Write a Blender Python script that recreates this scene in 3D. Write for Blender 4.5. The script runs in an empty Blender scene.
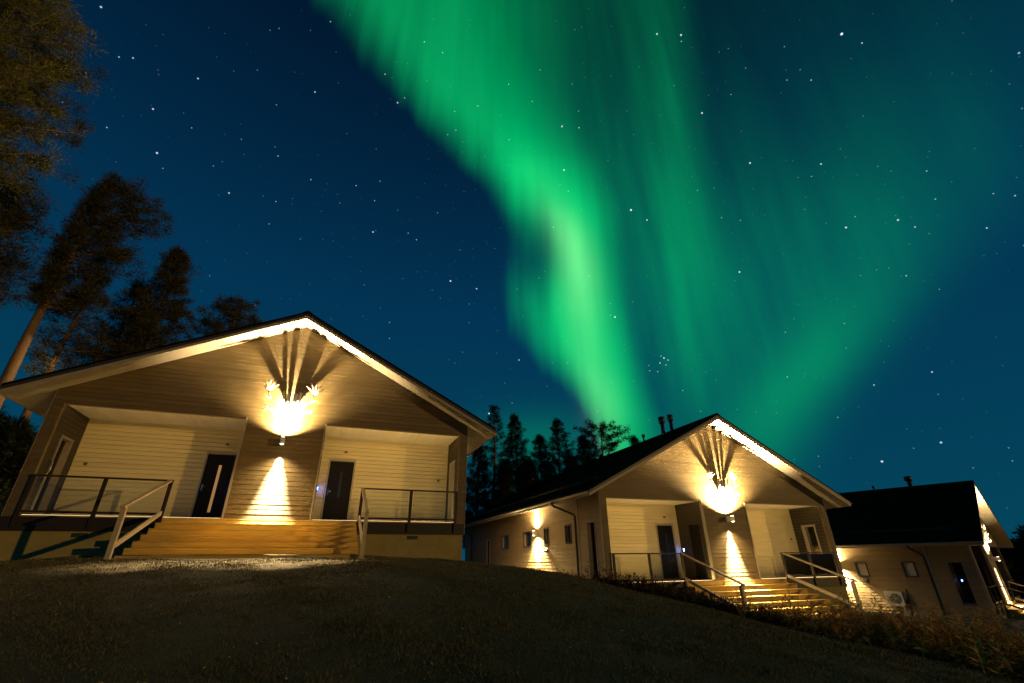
import bpy, math, random
import numpy as np
from mathutils import Vector, Matrix
R = math.radians
S = bpy.context.scene
COL = S.collection
RNG = random.Random(11)

# ------------------------------------------------------------------ camera (eye at the world origin)
PITCH, ROLL, FPX = 25.776, 0.648, 456.69
cam = bpy.data.cameras.new("camera"); cam_ob = bpy.data.objects.new("camera", cam); COL.objects.link(cam_ob)
cam.sensor_width = 36.0; cam.lens = 36.0 * FPX / 1024.0; cam.clip_start = 0.05; cam.clip_end = 5000
cam_ob.matrix_world = Matrix.Rotation(R(90 + PITCH), 4, 'X') @ Matrix.Rotation(R(-ROLL), 4, 'Z')
S.camera = cam_ob

def ray(u, v):
    """direction in the world of a point of the photograph (used for star and tree positions)"""
    t, r = R(PITCH), R(ROLL)
    a, b = (u - 512) / FPX, -(v - 341.5) / FPX
    cx, cy = a * math.cos(r) + b * math.sin(r), -a * math.sin(r) + b * math.cos(r)
    return Vector((cx, math.cos(t) - cy * math.sin(t), math.sin(t) + cy * math.cos(t)))

# ------------------------------------------------------------------ view
S.view_settings.view_transform = 'Standard'; S.view_settings.look = 'None'
S.view_settings.exposure = 0.0; S.view_settings.gamma = 1.0
S.render.engine = 'CYCLES'
S.cycles.use_denoising = True
S.cycles.max_bounces = 6; S.cycles.diffuse_bounces = 4; S.cycles.glossy_bounces = 2
S.cycles.sample_clamp_indirect = 4.0

# ------------------------------------------------------------------ far, low, warm floodlight: one sun lamp
SUN_EL = 3.0
sun = bpy.data.lights.new("sun", 'SUN'); sun.energy = 0.9; sun.angle = R(0.5); sun.color = (1.0, 0.60, 0.16)
sun_ob = bpy.data.objects.new("sun", sun); COL.objects.link(sun_ob)
to_l = Vector((0.915 * math.cos(R(SUN_EL)), -0.415 * math.cos(R(SUN_EL)), math.sin(R(SUN_EL)))).normalized()
sun_ob.rotation_euler = (-to_l).to_track_quat('-Z', 'Y').to_euler()

# ------------------------------------------------------------------ world: night sky, aurora and stars
def build_world():
    w = bpy.data.worlds.new("World"); S.world = w; w.use_nodes = True
    nt = w.node_tree; N = nt.nodes; Lk = nt.links; N.clear()
    def mth(op, a, b=None, clamp=False, c=None):
        n = N.new('ShaderNodeMath'); n.operation = op; n.use_clamp = clamp
        for i, x in enumerate((a, b, c)):
            if x is None: continue
            if isinstance(x, (int, float)): n.inputs[i].default_value = x
            else: Lk.new(x, n.inputs[i])
        return n.outputs[0]
    def vdot(v, c):
        n = N.new('ShaderNodeVectorMath'); n.operation = 'DOT_PRODUCT'; Lk.new(v, n.inputs[0]); n.inputs[1].default_value = c
        return n.outputs['Value']
    def curve(x, pts, lo, hi):
        n = N.new('ShaderNodeFloatCurve'); Lk.new(x, n.inputs['Value']); cm = n.mapping; c = cm.curves[0]
        P = [((px - lo) / (hi - lo), py) for px, py in pts]
        while len(c.points) < len(P): c.points.new(0.5, 0.5)
        for q, (a, b) in zip(c.points, P): q.location = (a, b)
        cm.extend = 'HORIZONTAL'; cm.update()
        return n.outputs[0]
    def smooth(x, a, b):
        n = N.new('ShaderNodeMapRange'); n.interpolation_type = 'SMOOTHSTEP'; Lk.new(x, n.inputs['Value'])
        for k, s in (('From Min', a), ('From Max', b)):
            if isinstance(s, (int, float)): n.inputs[k].default_value = s
            else: Lk.new(s, n.inputs[k])
        return n.outputs['Result']
    def gauss(x, c, s):
        d = mth('DIVIDE', mth('SUBTRACT', x, c), s)
        return mth('EXPONENT', mth('MULTIPLY', mth('MULTIPLY', d, d), -1.0))
    tc = N.new('ShaderNodeTexCoord')
    nrm = N.new('ShaderNodeVectorMath'); nrm.operation = 'NORMALIZE'; Lk.new(tc.outputs['Generated'], nrm.inputs[0])
    d = nrm.outputs[0]
    # a star chart: gnomonic chart of the northern sky about azimuth 0, altitude 25.8 (fixed in the world)
    F = ray(512, 341.5).normalized(); X = (ray(513, 341.5) - ray(512, 341.5)).normalized(); Y = (ray(512, 341.5) - ray(512, 342.5)).normalized()
    df = mth('MAXIMUM', vdot(d, F), 0.06)
    x = mth('ADD', mth('MULTIPLY', mth('DIVIDE', vdot(d, X), df), FPX), 512.0)
    y = mth('SUBTRACT', 341.5, mth('MULTIPLY', mth('DIVIDE', vdot(d, Y), df), FPX))
    ahead = smooth(vdot(d, F), 0.1, 0.45)
    YL, YH = -250.0, 650.0
    ty = mth('DIVIDE', mth('SUBTRACT', y, YL), YH - YL, True)
    def cy(pts, scale=1.0):
        o = curve(ty, [(p, q / scale) for p, q in pts], YL, YH)
        return mth('MULTIPLY', o, scale) if scale != 1.0 else o
    # ray coordinate: angle about the magnetic zenith
    th = mth('ARCTAN2', mth('SUBTRACT', x, 500.0), mth('ADD', y, 640.0))
    rad = mth('SQRT', mth('ADD', mth('POWER', mth('SUBTRACT', x, 500.0), 2.0), mth('POWER', mth('ADD', y, 640.0), 2.0)))
    cv = N.new('ShaderNodeCombineXYZ'); Lk.new(mth('MULTIPLY', th, 15.0), cv.inputs[0]); Lk.new(mth('MULTIPLY', rad, 0.0035), cv.inputs[1])
    nz = N.new('ShaderNodeTexNoise'); nz.inputs['Scale'].default_value = 1.0; nz.inputs['Detail'].default_value = 3.0; nz.inputs['Roughness'].default_value = 0.55
    Lk.new(cv.outputs[0], nz.inputs['Vector']); streak = nz.outputs[0]
    cv2 = N.new('ShaderNodeCombineXYZ'); Lk.new(mth('MULTIPLY', th, 62.0), cv2.inputs[0]); Lk.new(mth('MULTIPLY', rad, 0.006), cv2.inputs[1])
    nz2 = N.new('ShaderNodeTexNoise'); nz2.inputs['Scale'].default_value = 1.0; nz2.inputs['Detail'].default_value = 2.0
    Lk.new(cv2.outputs[0], nz2.inputs['Vector']); fine = nz2.outputs[0]
    st = mth('ADD', mth('MULTIPLY', mth('SUBTRACT', streak, 0.5), 2.0), mth('MULTIPLY', mth('SUBTRACT', fine, 0.5), .8))
    # main curtain
    jag = mth('MULTIPLY', st, 20.0)
    xj = mth('ADD', x, jag)
    xl = cy([(-250, 150), (-100, 250), (0, 326), (50, 365), (100, 408), (150, 458), (200, 500), (245, 524), (290, 514), (330, 522), (365, 546), (395, 574), (420, 592), (450, 600), (650, 610)], 1024)
    wl = cy([(-250, 80), (0, 62), (100, 58), (200, 52), (250, 62), (330, 48), (380, 42), (420, 24), (650, 24)], 1024)
    xc = cy([(-250, 330), (0, 428), (60, 452), (120, 492), (170, 530), (210, 560), (250, 572), (300, 586), (350, 598), (400, 610), (430, 616), (650, 628)], 1024)
    wr = cy([(-250, 200), (0, 155), (60, 130), (120, 100), (170, 84), (210, 68), (260, 58), (330, 50), (400, 52), (430, 58), (650, 60)], 1024)
    left = smooth(xj, mth('SUBTRACT', xl, mth('MULTIPLY', wl, 0.35)), mth('ADD', xl, wl))
    right = mth('SUBTRACT', 1.0, smooth(x, xc, mth('ADD', xc, wr)))
    amp = cy([(-250, .12), (-80, .2), (0, .27), (60, .31), (110, .36), (150, .47), (185, .62), (230, .62), (270, .56), (320, .56), (370, .56), (400, .54), (430, .44), (500, .32), (650, .2)])
    notch = mth('SUBTRACT', 1.0, mth('MULTIPLY', mth('MULTIPLY', gauss(x, 535.0, 24.0), gauss(y, 262.0, 38.0)), 0.62))
    sm = mth('ADD', 1.0, mth('MULTIPLY', st, 0.30))
    main = mth('MULTIPLY', mth('MULTIPLY', mth('MULTIPLY', left, right), mth('MULTIPLY', amp, notch)), sm)
    # white-hot core line
    xk = cy([(-250, 480), (150, 528), (190, 546), (230, 566), (270, 578), (310, 583), (360, 590), (400, 602), (430, 606), (650, 610)], 1024)
    ak = cy([(-250, 0), (150, 0), (190, .03), (220, .16), (250, .24), (300, .17), (350, .09), (400, .13), (430, .09), (500, 0), (650, 0)])
    core = mth('MULTIPLY', mth('MULTIPLY', gauss(x, xk, 17.0), ak), sm)
    # second and third curtain, and the wide veil to the right
    x2 = cy([(-250, 640), (0, 662), (130, 672), (260, 680), (350, 688), (430, 690), (650, 690)], 1024)
    a2 = cy([(-250, .02), (0, .05), (120, .10), (230, .175), (280, .19), (340, .13), (400, .07), (450, .04), (650, 0)])
    b2 = mth('MULTIPLY', mth('MULTIPLY', gauss(x, x2, 26.0), mth('MULTIPLY', a2, .55)), mth('ADD', 1.0, mth('MULTIPLY', st, .6)))
    pl = mth('MULTIPLY', smooth(x, xc, mth('ADD', xc, 70.0)), mth('SUBTRACT', 1.0, smooth(x, mth('SUBTRACT', x2, 5.0), mth('ADD', x2, 46.0))))
    b2 = mth('ADD', b2, mth('MULTIPLY', mth('MULTIPLY', pl, cy([(-250, .025), (0, .048), (130, .050), (240, .064), (310, .03), (380, .012), (450, .008), (650, 0)])), mth('ADD', 1.0, mth('MULTIPLY', st, .7))))
    x3 = cy([(-250, 985), (0, 960), (120, 925), (200, 898), (260, 876), (310, 850), (360, 815), (400, 785), (440, 765), (650, 720)], 1024)
    a3 = cy([(-250, .0), (0, .008), (120, .02), (200, .035), (260, .06), (320, .115), (380, .155), (420, .135), (470, .08), (560, .02), (650, 0)])
    w3 = cy([(-250, 130), (0, 120), (200, 88), (300, 58), (380, 46), (440, 44), (650, 44)], 1024)
    b3 = mth('MULTIPLY', gauss(x, x3, w3), a3)
    xe = cy([(-250, 1100), (0, 1120), (150, 1060), (230, 985), (300, 910), (360, 865), (420, 820), (480, 770), (650, 640)], 1024)
    veil_r = mth('SUBTRACT', 1.0, smooth(x, mth('SUBTRACT', xe, 230.0), mth('ADD', xe, 70.0)))
    veil_l = smooth(x, mth('SUBTRACT', xl, 10.0), mth('ADD', xl, 190.0))
    av = cy([(-250, .006), (0, .010), (80, .016), (160, .040), (240, .085), (320, .115), (400, .125), (450, .105), (540, .05), (650, .02)])
    veil = mth('MULTIPLY', mth('MULTIPLY', veil_l, veil_r), mth('MULTIPLY', av, mth('ADD', 1.0, mth('MULTIPLY', st, .85))))
    veil = mth('MAXIMUM', veil, 0.0)
    gap = mth('SUBTRACT', 1.0, mth('MULTIPLY', mth('MULTIPLY', gauss(x, 640.0, 20.0), smooth(y, 180.0, 330.0)), .08))
    low = mth('MULTIPLY', mth('MULTIPLY', gauss(x, 535.0, 60.0), gauss(y, 445.0, 30.0)), 0.10)
    green = mth('ADD', mth('ADD', main, b2), mth('ADD', mth('ADD', b3, low), mth('MULTIPLY', veil, gap)))
    green = mth('MULTIPLY', green, ahead); core = mth('MULTIPLY', core, ahead)
    # blue of the night, lighter towards the ground
    zz = N.new('ShaderNodeSeparateXYZ'); Lk.new(d, zz.inputs[0]); alt = zz.outputs['Z']
    cr = N.new('ShaderNodeValToRGB'); Lk.new(mth('ADD', mth('MULTIPLY', alt, .5), .5, True), cr.inputs[0])
    e = cr.color_ramp.elements
    e[0].position = 0.50; e[0].color = (.0012, .060, .105, 1); e[1].position = 1.0; e[1].color = (.0004, .0032, .014, 1)
    for p_, c_ in ((.62, (.0010, .046, .095)), (.74, (.0008, .034, .086)), (.86, (.0006, .0165, .046)), (.93, (.0005, .0082, .026))):
        q = e.new(p_); q.color = (*c_, 1)
    def scale_col(fac, col):
        n = N.new('ShaderNodeVectorMath'); n.operation = 'SCALE'; n.inputs[0].default_value = col; Lk.new(fac, n.inputs['Scale']); return n.outputs[0]
    def vadd(a, b):
        n = N.new('ShaderNodeVectorMath'); n.operation = 'ADD'; Lk.new(a, n.inputs[0]); Lk.new(b, n.inputs[1]); return n.outputs[0]
    # the blue dims a little where the aurora veils it
    bl = N.new('ShaderNodeVectorMath'); bl.operation = 'SCALE'; Lk.new(cr.outputs[0], bl.inputs[0])
    Lk.new(mth('MAXIMUM', mth('SUBTRACT', 1.0, mth('MULTIPLY', green, 1.3)), 0.1), bl.inputs['Scale'])
    g2 = mth('POWER', mth('MAXIMUM', green, 0.0), 1.0)
    col = vadd(vadd(bl.outputs[0], scale_col(g2, (.004, 1.0, .265))), scale_col(core, (.50, .75, .32)))
    # faint stars
    vo = N.new('ShaderNodeTexVoronoi'); vo.voronoi_dimensions = '3D'; vo.feature = 'F1'; vo.inputs['Scale'].default_value = 66.0
    Lk.new(d, vo.inputs['Vector'])
    sep = N.new('ShaderNodeSeparateColor'); Lk.new(vo.outputs['Color'], sep.inputs[0])
    bri = mth('ADD', mth('MULTIPLY', mth('POWER', sep.outputs[0], 7.0), .9), 0.05)
    sm_ = mth('SUBTRACT', 1.0, smooth(vo.outputs['Distance'], 0.026, 0.088))
    stars = mth('MULTIPLY', sm_, bri)
    bright = [(157,153,1),(841.7,34,1.4),(702,113,1),(750,163,1),(821,164,.8),(846,227.5,1),(898,220,.9),(915,227,.6),(1019,53,.6),(373,232,.9),(564,170,1),(562,126.5,.9),
        (631,210,1.4),(647,220,.9),(657,34,.9),(681,35,1),(397.6,102.7,.8),(450.5,281,1.2),(476.6,288.7,.9),(615,317,1.1),(664,358,1),(660,363,.8),(668,360,.7),(661,356,.5),(666,365,.6),
        (739.5,272,1),(489,413.6,1.3),(519,360,.8),(882,461.5,1.3),(941,442.5,1),(932,372,.7),(874,385,.6),(153,109,.8),(198,78.5,.7),(315,92,.7),(229,193,.8),(133,58,.6),(119,57,.5),(101,7,.8)]
    for u, v, b in bright:
        n = N.new('ShaderNodeVectorMath'); n.operation = 'DISTANCE'; Lk.new(d, n.inputs[0]); n.inputs[1].default_value = ray(u, v).normalized()
        s_ = mth('MULTIPLY', mth('SUBTRACT', 1.0, smooth(n.outputs['Value'], .0005, .0008 + .0012 * b)), 1.05 * b)
        stars = mth('ADD', stars, s_)
    stars = mth('MULTIPLY', stars, smooth(alt, 0.02, 0.2))
    col = vadd(col, scale_col(stars, (.72, .86, 1.0)))
    # below the horizon: dark
    bg = N.new('ShaderNodeBackground'); Lk.new(col, bg.inputs['Color']); bg.inputs['Strength'].default_value = 1.0
    out = N.new('ShaderNodeOutputWorld'); Lk.new(bg.outputs[0], out.inputs['Surface'])
    w.cycles.sampling_method = 'MANUAL'; w.cycles.sample_map_resolution = 1024
build_world()

# ------------------------------------------------------------------ materials
MATS = {}
def mat(name, col, rough=.7, var=.0, island=.0, nscale=6.0, stretch=(1, 1, 1), bump=.0, bscale=40.0, metal=0.0, spec=.4, emit=None, estr=0.0, col2=None):
    m = bpy.data.materials.new(name); m.use_nodes = True; nt = m.node_tree; N = nt.nodes; Lk = nt.links
    b = N['Principled BSDF']; b.inputs['Roughness'].default_value = rough; b.inputs['Metallic'].default_value = metal
    b.inputs['Specular IOR Level'].default_value = spec; b.inputs['Base Color'].default_value = (*col, 1)
    if emit: b.inputs['Emission Color'].default_value = (*emit, 1); b.inputs['Emission Strength'].default_value = estr
    if var or island or bump or col2:
        tc = N.new('ShaderNodeTexCoord'); mp = N.new('ShaderNodeMapping'); mp.inputs['Scale'].default_value = stretch; Lk.new(tc.outputs['Object'], mp.inputs['Vector'])
        nz = N.new('ShaderNodeTexNoise'); nz.inputs['Scale'].default_value = nscale; nz.inputs['Detail'].default_value = 5; nz.inputs['Roughness'].default_value = .6; Lk.new(mp.outputs[0], nz.inputs['Vector'])
        v = N.new('ShaderNodeMapRange'); Lk.new(nz.outputs[0], v.inputs['Value']); v.inputs['From Min'].default_value = .3; v.inputs['From Max'].default_value = .7
        v.inputs['To Min'].default_value = 1 - var; v.inputs['To Max'].default_value = 1 + var
        fac = v.outputs[0]
        if island:
            ge = N.new('ShaderNodeNewGeometry'); ri = N.new('ShaderNodeMapRange'); Lk.new(ge.outputs['Random Per Island'], ri.inputs['Value'])
            ri.inputs['To Min'].default_value = 1 - island; ri.inputs['To Max'].default_value = 1 + island
            mm = N.new('ShaderNodeMath'); mm.operation = 'MULTIPLY'; Lk.new(fac, mm.inputs[0]); Lk.new(ri.outputs[0], mm.inputs[1]); fac = mm.outputs[0]
        sc = N.new('ShaderNodeVectorMath'); sc.operation = 'SCALE'; Lk.new(fac, sc.inputs['Scale'])
        if col2:
            mx = N.new('ShaderNodeMix'); mx.data_type = 'RGBA'; mx.inputs['A'].default_value = (*col, 1); mx.inputs['B'].default_value = (*col2, 1)
            n2 = N.new('ShaderNodeTexNoise'); n2.inputs['Scale'].default_value = nscale * .37; n2.inputs['Detail'].default_value = 4; Lk.new(mp.outputs[0], n2.inputs['Vector'])
            v2 = N.new('ShaderNodeMapRange'); v2.inputs['From Min'].default_value = .38; v2.inputs['From Max'].default_value = .62; Lk.new(n2.outputs[0], v2.inputs['Value'])
            Lk.new(v2.outputs[0], mx.inputs['Factor']); Lk.new(mx.outputs['Result'], sc.inputs[0])
        else: sc.inputs[0].default_value = col
        Lk.new(sc.outputs[0], b.inputs['Base Color'])
        if bump:
            nb = N.new('ShaderNodeTexNoise'); nb.inputs['Scale'].default_value = bscale; nb.inputs['Detail'].default_value = 4; Lk.new(mp.outputs[0], nb.inputs['Vector'])
            bp = N.new('ShaderNodeBump'); bp.inputs['Strength'].default_value = bump; bp.inputs['Distance'].default_value = .02; Lk.new(nb.outputs[0], bp.inputs['Height']); Lk.new(bp.outputs[0], b.inputs['Normal'])
    MATS[name] = m
    return m
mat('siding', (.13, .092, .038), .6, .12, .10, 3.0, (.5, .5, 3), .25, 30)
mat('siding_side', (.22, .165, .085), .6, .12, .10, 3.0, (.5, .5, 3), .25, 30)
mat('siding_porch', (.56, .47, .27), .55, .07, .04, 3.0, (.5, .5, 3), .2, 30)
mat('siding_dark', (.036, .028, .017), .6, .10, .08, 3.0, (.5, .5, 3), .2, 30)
mat('ceiling_boards', (.74, .67, .54), .55, .06, .05, 3.0, (3, .5, 1), .1, 30)
mat('white_boards', (.40, .355, .28), .5, .06, .03, 3.0, (1, 1, 1), .1, 30)
mat('trim', (.30, .265, .20), .5, .06, .03, 4.0, (1, 1, .4), .1, 30)
mat('roof_metal', (.005, .005, .005), .9, .1, .0, 2.0, spec=.05)
mat('gutter_metal', (.30, .28, .25), .35, .1, .0, 8.0, spec=.5)
mat('pipe_metal', (.03, .027, .025), .4, .1, .0, 8.0)
mat('deck_wood', (.52, .34, .075), .6, .22, .16, 5.0, (.35, 6, 6), .35, 24)
mat('deck_floor', (.36, .24, .10), .6, .18, .12, 5.0, (.35, 6, 6), .3, 24)
mat('dark_wood', (.024, .016, .009), .6, .15, .1, 6.0, (1, 1, 1), .2, 40)
mat('rail_wood', (.42, .34, .22), .55, .14, .08, 7.0, (1, 1, 1), .2, 40)
mat('concrete', (.27, .22, .075), .85, .14, .0, 2.2, (1, 1, 1), .3, 60)
mat('door_black', (.008, .007, .007), .6, .1, .0, 9.0, spec=.15)
mat('frame_dark', (.035, .028, .022), .45, .1, .0, 9.0)
mat('steel', (.65, .63, .6), .25, .05, .0, 20.0, metal=1.0)
mat('window_glass', (.015, .017, .02), .06, spec=.6)
mat('blind', (.58, .53, .42), .6, .05, .0, 30.0, (1, 1, 6))
mat('slit_glass', (.03, .03, .035), .1, spec=.6)
mat('slit_glow', (.35, .22, .1), .3, emit=(1.0, .52, .17), estr=.28)  # dull orange glow put into the door glass as emission
mat('lamp_white', (.7, .7, .68), .4, .04, .0, 20)
mat('lamp_lens', (.9, .88, .8), .3, emit=(1.0, .84, .55), estr=18.0)
mat('fill_lens', (.8, .7, .5), .4, emit=(1.0, .72, .34), estr=6.0)  # glowing face of the added porch fill strips
mat('keypad_blue', (.02, .05, .3), .3, emit=(.05, .17, 1.0), estr=90.0)
mat('antler_bone', (.82, .76, .64), .5, .16, .0, 18.0, (1, 1, 1), .35, 60)
mat('ac_plastic', (.70, .66, .56), .45, .04, .0, 10.0)
mat('ac_dark', (.03, .03, .03), .5, .1, .0, 10.0)
mat('grey_plastic', (.10, .10, .095), .5, .1, .0, 10.0)
def glass_mat(name, tint):
    m = bpy.data.materials.new(name); m.use_nodes = True; nt = m.node_tree; N = nt.nodes; b = N['Principled BSDF']; N.remove(b)
    t = N.new('ShaderNodeBsdfTransparent'); t.inputs[0].default_value = (*tint, 1); g = N.new('ShaderNodeBsdfGlossy'); g.inputs['Roughness'].default_value = .03
    mx = N.new('ShaderNodeMixShader'); fr = N.new('ShaderNodeFresnel'); fr.inputs['IOR'].default_value = 1.35
    nt.links.new(fr.outputs[0], mx.inputs[0]); nt.links.new(t.outputs[0], mx.inputs[1]); nt.links.new(g.outputs[0], mx.inputs[2]); nt.links.new(mx.outputs[0], N['Material Output'].inputs[0])
    MATS[name] = m
glass_mat('clear_pane', (.93, .95, .94)); glass_mat('tinted_pane', (.62, .60, .55))
mat('tinted_edge', (.2, .17, .13), .5, .1)
def leaf_mat(name, c1, c2, trans=.25):
    m = mat(name, c1, .75, .0, .45, spec=.15)
    nt = m.node_tree; N = nt.nodes; b = N['Principled BSDF']
    ge = N.new('ShaderNodeNewGeometry'); mx = N.new('ShaderNodeMix'); mx.data_type = 'RGBA'; mx.inputs['A'].default_value = (*c1, 1); mx.inputs['B'].default_value = (*c2, 1)
    nt.links.new(ge.outputs['Random Per Island'], mx.inputs['Factor']); nt.links.new(mx.outputs['Result'], b.inputs['Base Color'])
    return m
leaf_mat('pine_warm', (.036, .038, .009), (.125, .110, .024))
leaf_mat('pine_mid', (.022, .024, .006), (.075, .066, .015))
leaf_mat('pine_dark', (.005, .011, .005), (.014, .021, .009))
leaf_mat('grass_blade', (.036, .034, .012), (.18, .148, .058))
leaf_mat('weed_leaf', (.030, .020, .007), (.12, .06, .018))
leaf_mat('weed_dry', (.48, .20, .032), (.72, .38, .09))
mat('dry_leaf', (.42, .28, .08), .7, .3, .4, 30)
mat('bark', (.13, .085, .05), .9, .35, .0, 5.0, (1, 1, .25), .8, 18, col2=(.20, .115, .055))
mat('soil', (.028, .023, .012), .95, .35, .0, 3.0, (1, 1, 1), .6, 30, col2=(.045, .036, .017))
mat('gravel_yard', (.10, .092, .075), .9, .25, .0, 9.0, (1, 1, 1), .6, 50, col2=(.075, .07, .058))

# ------------------------------------------------------------------ mesh building
class M:
    def __init__(s): s.v = []; s.f = []; s.sm = []
    def add(s, vs, fs, sm=False):
        o = len(s.v); s.v += [tuple(v) for v in vs]; s.f += [tuple(i + o for i in f) for f in fs]; s.sm += [sm] * len(fs); return s
    def box(s, x0, x1, y0, y1, z0, z1):
        return s.add([(x, y, z) for z in (z0, z1) for y in (y0, y1) for x in (x0, x1)],
            [(0, 2, 3, 1), (4, 5, 7, 6), (0, 1, 5, 4), (2, 6, 7, 3), (0, 4, 6, 2), (1, 3, 7, 5)])
    def bar(s, a, b, w, h, up=(0, 0, 1)):
        """rectangular bar from a to b, w across, h along up"""
        a, b = Vector(a), Vector(b); d = (b - a).normalized(); sd = d.cross(Vector(up)).normalized(); u = sd.cross(d).normalized()
        vs = [p + sd * (i * w / 2) + u * (j * h / 2) for p in (a, b) for i, j in ((-1, -1), (1, -1), (1, 1), (-1, 1))]
        return s.add(vs, [(3, 2, 1, 0), (4, 5, 6, 7), (0, 1, 5, 4), (1, 2, 6, 5), (2, 3, 7, 6), (3, 0, 4, 7)])
    def prism(s, poly, axis, a, b):
        """poly of 2-d points in the plane across axis ('x': (y,z), 'y': (x,z), 'z': (x,y)), extruded from a to b"""
        def P(q, t): return {'x': (t, q[0], q[1]), 'y': (q[0], t, q[1]), 'z': (q[0], q[1], t)}[axis]
        n = len(poly)
        return s.add([P(q, a) for q in poly] + [P(q, b) for q in poly],
            [tuple(range(n))[::-1], tuple(range(n, 2 * n))] + [(i, (i + 1) % n, n + (i + 1) % n, n + i) for i in range(n)])
    def tube(s, pts, rs, seg=10, cap=True):
        pts = [Vector(p) for p in pts]
        if isinstance(rs, (int, float)): rs = [rs] * len(pts)
        vs = []; fs = []; prev = None
        for i, p in enumerate(pts):
            t = (pts[min(i + 1, len(pts) - 1)] - pts[max(i - 1, 0)]).normalized()
            if prev is None: a = t.orthogonal().normalized()
            else: a = (prev - t * prev.dot(t)).normalized()
            prev = a; b = t.cross(a)
            for k in range(seg):
                an = 2 * math.pi * k / seg; vs.append(p + (a * math.cos(an) + b * math.sin(an)) * rs[i])
        for i in range(len(pts) - 1):
            for k in range(seg):
                k2 = (k + 1) % seg; fs.append((i * seg + k, i * seg + k2, (i + 1) * seg + k2, (i + 1) * seg + k))
        if cap: fs += [tuple(range(seg))[::-1], tuple(range((len(pts) - 1) * seg, len(pts) * seg))]
        return s.add(vs, fs, True)
    def build(s, name, m, parent=None):
        me = bpy.data.meshes.new(name); me.from_pydata(s.v, [], s.f); me.materials.append(MATS[m] if isinstance(m, str) else m)
        me.polygons.foreach_set('use_smooth', s.sm); me.update()
        o = bpy.data.objects.new(name, me); COL.objects.link(o)
        if parent: o.parent = parent
        return o
def tri_mesh(name, V, m, parent=None):
    """V: (n,3,3) array of loose triangles"""
    n = len(V); me = bpy.data.meshes.new(name); me.vertices.add(n * 3); me.vertices.foreach_set('co', V.astype(np.float32).ravel())
    me.loops.add(n * 3); me.loops.foreach_set('vertex_index', np.arange(n * 3, dtype=np.int32))
    me.polygons.add(n); me.polygons.foreach_set('loop_start', np.arange(0, n * 3, 3, dtype=np.int32)); me.polygons.foreach_set('loop_total', np.full(n, 3, dtype=np.int32))
    me.materials.append(MATS[m]); me.update(); me.validate()
    o = bpy.data.objects.new(name, me); COL.objects.link(o)
    if parent: o.parent = parent
    return o
def empty(name, loc=(0, 0, 0), rz=0.0):
    o = bpy.data.objects.new(name, None); COL.objects.link(o); o.location = loc; o.rotation_euler = (0, 0, rz); o.empty_display_size = .3; return o
def tag(o, label=None, cat=None, group=None, kind=None):
    if label: o['label'] = label
    if cat: o['category'] = cat
    if group: o['group'] = group
    if kind: o['kind'] = kind
    return o

# ------------------------------------------------------------------ ground
CTRL = [(0,0,-1.15),(-4,0,-1.1),(4,0,-1.5),(0,-8,-1.6),(0,5,-.72),(-5,5,-.62),(-10,5,-.5),(0,9,-.28),(-5,9,-.12),(-11,9,-.05),
    (-6.2,11.2,.13),(-8.5,10.6,.13),(-3.5,12.0,.10),(-12.5,11.0,.07),(-17,10,.04),(-1.0,13.4,-.02),(-1.4,16.1,-.10),(-8,24,.0),(.3,14.2,-.18),(1.3,14.2,-.36),(2.4,14.0,-.60),(3.4,13.7,-.82),
    (4.6,13.2,-1.15),(5.9,12.6,-1.45),(7.4,11.9,-1.70),(9,10.7,-1.92),(10.5,10.3,-2.05),(5,9,-1.15),(7,6,-1.6),(10,4,-2.2),(13,8,-2.3),(1,22,-.75),(2,26,-.7),(-1,34,-.4),
    (3.2,17.6,-1.15),(9.4,17,-1.95),(15,19.5,-2.2),(14,15,-2.3),(20,22,-2.55),(23,25.2,-2.65),(17,33,-2.6),(26,20,-2.85),(29,27,-3.2),(34,30,-3.4),(40,20,-3.5),(30,0,-3.3),(30,44,-3.0),(10,45,-1.6),
    (0,50,-1.0),(-30,30,.3),(-30,10,.1),(-20,0,-.8),(15,-10,-2.8),(-20,-20,-1.6),(45,45,-3.4),(-20,50,-.2)]
CP = np.array(CTRL)
def _tps():
    n = len(CP); d = np.linalg.norm(CP[:, None, :2] - CP[None, :, :2], axis=2); K = np.where(d > 0, d * d * np.log(d + 1e-12), 0) + np.eye(n) * .15
    P = np.c_[np.ones(n), CP[:, :2]]; A = np.block([[K, P], [P.T, np.zeros((3, 3))]])
    return np.linalg.solve(A, np.r_[CP[:, 2], 0, 0, 0])
TW = _tps()
def ground_z(x, y):
    x = np.atleast_1d(np.asarray(x, float)); y = np.atleast_1d(np.asarray(y, float))
    r = np.hypot(x - 5, y - 18); k = np.minimum(1.0, 48 / np.maximum(r, 1e-6)); xx = 5 + (x - 5) * k; yy = 18 + (y - 18) * k
    d = np.hypot(xx[:, None] - CP[None, :, 0], yy[:, None] - CP[None, :, 1]); K = np.where(d > 0, d * d * np.log(d + 1e-12), 0)
    z = K @ TW[:-3] + TW[-3] + TW[-2] * xx + TW[-1] * yy
    z += .025 * np.sin(x * 1.7 + .6 * y) * np.sin(y * 1.3 - .4 * x) + .012 * np.sin(x * 4.1 + 1.3) * np.sin(y * 3.7)
    return np.where(r > 48, z + (-1.8 - z) * np.clip((r - 48) / 120, 0, 1), z)
def gz(x, y): return float(ground_z(x, y)[0])
def axis(lo, hi, step, far):
    a = list(np.arange(lo, hi + 1e-6, step)); s = step; v = hi
    while v < far: s *= 1.35; v += s; a.append(v)
    s = step; v = lo; b = []
    while v > -far: s *= 1.35; v -= s; b.append(v)
    return np.array(b[::-1] + a)
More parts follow.
